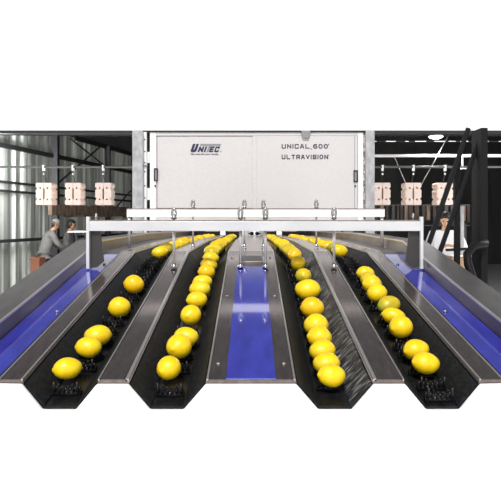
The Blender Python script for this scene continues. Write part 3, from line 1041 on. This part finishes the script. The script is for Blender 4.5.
def person(name_label, X, Y, turn, J, skin, jacket, trousers, hat=None, hairm='hair', coat=False):
    """J: joints in metres in the person's frame, +y is where the person faces"""
    t = thing('person', name_label, 'person', (X, Y, 0))
    t.rotation_euler.z = turn
    V, E = [], []

    def add(p, r):
        V.append((Vector(p), r))
        return len(V) - 1
    pel = add(J['pelvis'], (.15, .11))
    ch = add(J['chest'], (.16, .115))
    nb_ = add(J['neck'], .06)
    hd = add(J['head'] + Vector((0, 0, -.07)), .062)
    E += [(pel, ch), (ch, nb_), (nb_, hd)]
    sleeves = []
    for s in ('l', 'r'):
        sh = add(J['sh_' + s], .062)
        el = add(J['el_' + s], .047)
        wr = add(J['wr_' + s], .03)
        E += [(ch, sh), (sh, el), (el, wr)]
        d = (J['wr_' + s] - J['el_' + s]).normalized()
        side = d.cross(Vector((0, 0, 1)))
        if side.length < .1:
            side = Vector((1, 0, 0))
        side.normalize()
        if s == 'l':
            side = -side
        down = side.cross(d) if s == 'r' else d.cross(side)
        down = Vector((0, 0, -1)) - d * d.dot(Vector((0, 0, -1)))
        if down.length < .1:
            down = Vector((0, 1, 0))
        down.normalize()
        pm = add(J['wr_' + s] + d * .055, (.036, .02))
        E.append((wr, pm))
        for q, ln in ((-1.5, .062), (-.5, .075), (.5, .08), (1.5, .07)):
            k0 = add(J['wr_' + s] + d * .09 + side * q * .019, .011)
            k1 = add(J['wr_' + s] + d * (.09 + ln * .55) + side * q * .021 + down * .012, .0095)
            k2 = add(J['wr_' + s] + d * (.09 + ln * .85) + side * q * .020 + down * .036, .0085)
            E += [(pm, k0), (k0, k1), (k1, k2)]
        k0 = add(J['wr_' + s] + d * .045 - side * .036 + down * .006, .012)
        k1 = add(J['wr_' + s] + d * .085 - side * .048 + down * .022, .0095)
        E += [(pm, k0), (k0, k1)]
    for s in ('l', 'r'):
        kx = -1 if s == 'l' else 1
        hip = add(J['pelvis'] + Vector((kx * .09, 0, -.08)), .09)
        kn = add(J['pelvis'] + Vector((kx * .10, .03, -.48)), .06)
        an = add(Vector((kx * .10 + J['pelvis'].x * .3, J['pelvis'].y * .2, .09)), .042)
        ft = add(Vector((kx * .11 + J['pelvis'].x * .3, J['pelvis'].y * .2 + .14, .045)), .04)
        E += [(pel, hip), (hip, kn), (kn, an), (an, ft)]
    me = skinned(V, E)
    # head with face added to the same mesh
    bm = bmesh.new()
    bm.from_mesh(me)
    hc, look = J['head'], J.get('look', Vector((0, 1, -.15))).normalized()
    rot = look.to_track_quat('Y', 'Z').to_matrix().to_4x4()
    hm = Matrix.Translation(hc) @ rot
    res = bmesh.ops.create_uvsphere(bm, u_segments=24, v_segments=18, radius=1, matrix=Matrix())
    for v in res['verts']:
        c = v.co
        x, y, z = c.x * .075, c.y * .095, c.z * .115
        if z < 0:
            x *= 1 - .28 * (-c.z) ** 1.5
            y = y * (1 - .12 * (-c.z)) + .012 * (-c.z)
        g_ = math.exp(-(c.x / .22) ** 2 - ((c.z + .12) / .20) ** 2)
        if c.y > 0:
            y += .026 * g_
            for ex in (-.4, .4):
                y -= .010 * math.exp(-((c.x - ex) / .2) ** 2 - ((c.z - .1) / .14) ** 2)
            y += .006 * math.exp(-(c.x / .35) ** 2 - ((c.z + .5) / .09) ** 2)
        v.co = hm @ Vector((x, y, z))
        for f in v.link_faces:
            f.smooth = True
    for s in (-1, 1):
        mm = hm @ Matrix.Translation((s * .076, -.005, -.005)) @ Matrix.Diagonal((.012, .02, .032, 1))
        r2 = bmesh.ops.create_uvsphere(bm, u_segments=10, v_segments=8, radius=1, matrix=mm)
    bm.to_mesh(me)
    bm.free()
    me.name = 'body'
    body = link('body', me, skin, t, loc=(0, 0, 0))
    # hair or hat
    b = MB()
    b.bm.free()
    b.bm = bmesh.new()
    res = bmesh.ops.create_uvsphere(b.bm, u_segments=22, v_segments=16, radius=1)
    kill = []
    for v in res['verts']:
        c = v.co.copy()
        lim = .18 + .25 * max(0, c.y) - (.75 if c.y < -.1 else .45 if c.y < .25 else 0)
        if hat:
            lim = .30
        if c.z < lim:
            kill.append(v)
        v.co = hm @ Vector((c.x * .083, c.y * .104 - .003, c.z * .125))
        for f in v.link_faces:
            f.smooth = True
    bmesh.ops.delete(b.bm, geom=kill, context='VERTS')
    hp = b.build('hat' if hat else 'hair', hat or hairm, t, loc=(0, 0, 0))
    md = hp.modifiers.new('t', 'SOLIDIFY')
    md.thickness = .012
    md.offset = 1
    if hat:
        br = MB()
        br.lathe([(.085, .03), (.115, .018), (.135, .012), (.135, .008), (.11, .012), (.08, .022)], 24, hm @ Matrix.Rotation(-PI / 2, 4, 'Y'))
        br.build('hat_brim', hat, hp, loc=(0, 0, 0))
        hr = MB()
        hr.ball((0, 0, 0), 1, 16)
        for v in hr.bm.verts:
            c = v.co
            v.co = hm @ Vector((c.x * .078, c.y * .06 - .042, c.z * .085 + .0))
        hr.build('hair', hairm, t, loc=(0, 0, 0))
    for s in (-1, 1):
        b = MB()
        b.ball(hm @ Vector((s * .03, .083, .012)), .011, 10)
        b.build('eye', 'hair', t, loc=(0, 0, 0))
    # jacket
    V, E = [], []
    lo = add(J['pelvis'] + Vector((0, 0, -.30 if coat else .03)), (.21, .16))
    pe = add(J['pelvis'] + Vector((0, 0, .08)), (.20, .155))
    ch = add(J['chest'], (.215, .165))
    up = add(J['chest'].lerp(J['neck'], .55), (.14, .11))
    nk = add(J['neck'] + Vector((0, 0, -.01)), .075)
    E += [(lo, pe), (pe, ch), (ch, up), (up, nk)]
    for s in ('l', 'r'):
        sh = add(J['sh_' + s], .08)
        el = add(J['el_' + s], .062)
        cu_ = add(J['wr_' + s].lerp(J['el_' + s], .08), .046)
        E += [(up, sh), (sh, el), (el, cu_)]
    link('jacket', skinned(V, E, 1), jacket, t, loc=(0, 0, 0))
    # trousers and shoes
    V, E = [], []
    pe = add(J['pelvis'] + Vector((0, 0, -.02)), (.165, .125))
    for s in ('l', 'r'):
        kx = -1 if s == 'l' else 1
        hip = add(J['pelvis'] + Vector((kx * .09, 0, -.10)), .105)
        kn = add(J['pelvis'] + Vector((kx * .10, .03, -.48)), .078)
        an = add(Vector((kx * .10 + J['pelvis'].x * .3, J['pelvis'].y * .2, .13)), .06)
        E += [(pe, hip), (hip, kn), (kn, an)]
    link('trousers', skinned(V, E, 0), trousers, t, loc=(0, 0, 0))
    for s in (-1, 1):
        b = MB()
        b.ball((s * .11 + J['pelvis'].x * .3, J['pelvis'].y * .2 + .08, .05), .05, 14, .055, .14, .05)
        b.build('shoe', 'trousers', t, loc=(0, 0, 0))
    return t


def joints(h, lean=0.0, **kw):
    """standing joints for height h, leaning forward by lean metres at the chest"""
    q = h / 1.75
    J = {'pelvis': Vector((0, 0, .95 * q)), 'chest': Vector((0, lean * .7, 1.26 * q)), 'neck': Vector((0, lean * 1.15, 1.48 * q)), 'head': Vector((0, lean * 1.4 + .03, 1.625 * q)),
         'sh_l': Vector((-.19, lean, 1.41 * q)), 'sh_r': Vector((.19, lean, 1.41 * q)),
         'el_l': Vector((-.26, lean + .08, 1.14 * q)), 'el_r': Vector((.26, lean + .08, 1.14 * q)),
         'wr_l': Vector((-.2, lean + .30, 1.06 * q)), 'wr_r': Vector((.2, lean + .30, 1.06 * q))}
    J.update(kw)
    return J


# facing +x in the hall is a turn of -90 degrees
c = at(53, 0, 12.4)
person('person in a grey hat and grey jacket, bending with one arm reaching forward', c.x - .22, 12.4, math.radians(-62),
       joints(1.72, .17, wr_r=Vector((.16, .52, 1.02)), el_r=Vector((.27, .28, 1.16)), look=Vector((0, 1, -.35))), 'skin', 'grey_cloth', 'trousers', hat='hat')
c = at(70, 0, 13.6)
person('dark-haired person in a dark grey shirt standing behind the grey-hatted worker', c.x - .04, 13.6, math.radians(-80),
       joints(1.70, .03, look=Vector((.0, 1, -.12))), 'skin', 'grey_shirt', 'blue_cloth')
c = at(446, 0, 8.5)
person('dark-haired person in a white coat working with both hands, seen through the stair railing', c.x - .02, 8.5, math.radians(168),
       joints(1.83, .08, wr_l=Vector((-.12, .34, 1.30)), wr_r=Vector((.07, .36, 1.31)), el_l=Vector((-.28, .14, 1.22)), el_r=Vector((.28, .14, 1.22)), look=Vector((.25, 1, -.45))), 'skin_light', 'white_cloth', 'trousers', coat=True)

# ------------------------------------------------------------------ light and camera
w = bpy.data.worlds.new('sky')
S.world = w
w.use_nodes = True
nt = w.node_tree
bg = nt.nodes['Background']
tc = nt.nodes.new('ShaderNodeTexCoord')
sp = nt.nodes.new('ShaderNodeSeparateXYZ')
nt.links.new(tc.outputs['Generated'], sp.inputs['Vector'])
rp = nt.nodes.new('ShaderNodeValToRGB')      # white low sky, darkened overhead to dim reflections in steel and film
rp.color_ramp.elements[0].position = .37
rp.color_ramp.elements[0].color = (1, 1, 1, 1)
rp.color_ramp.elements[1].position = .46
rp.color_ramp.elements[1].color = (.10, .104, .115, 1)
nt.links.new(sp.outputs['Z'], rp.inputs['Fac'])
nt.links.new(rp.outputs['Color'], bg.inputs['Color'])
bg.inputs['Strength'].default_value = 1.1


def lamp_point(name, loc, energy, r, col=(1, 1, 1)):
    l = bpy.data.lights.new(name, 'POINT')
    l.energy = energy
    l.shadow_soft_size = r
    l.color = col
    o = bpy.data.objects.new(name, l)
    o.location = loc
    C.objects.link(o)


c = at(436.5, 137, 9.2)
lamp_point('lamp_light', (c.x, c.y, c.z - .08), 60, .08)
lamp_point('fill_light', (-1.3, 7.75, ZC + .95), 35, .15)  # unseen fill lights, added to brighten the carriers, corrugated wall and workers
lamp_point('fill_light', (5.4, 7.0, ZC + .8), 300, .15)
lamp_point('fill_light', (1.2, 7.5, ZC + .9), 25, .15)
lamp_point('fill_light', (-4.9, 7.7, ZC + .75), 190, .3)
lamp_point('fill_light', (-5.0, 10.5, ZC + .9), 520, .3)
sun = bpy.data.lights.new('sun', 'SUN')
sun.energy = 3.0
sun.angle = math.radians(14)
so = bpy.data.objects.new('sun', sun)
so.rotation_euler = (math.radians(90 - 48), 0, math.radians(-8))
C.objects.link(so)

cam = bpy.data.cameras.new('camera')
cam.sensor_fit = 'HORIZONTAL'
cam.sensor_width = 36
cam.lens = F / 501 * 36
cam.shift_x = (250.5 - CX) / 501
cam.shift_y = -(250 - HY) / 501
cam.clip_start = .05
co = bpy.data.objects.new('camera', cam)
co.location = (0, 0, ZC)
co.rotation_euler = (PI / 2, 0, 0)
C.objects.link(co)
S.camera = co
S.view_settings.view_transform = 'Standard'
S.view_settings.look = 'None'
S.view_settings.gamma = 1
S.view_settings.use_curve_mapping = False
S.view_settings.exposure = 0.2
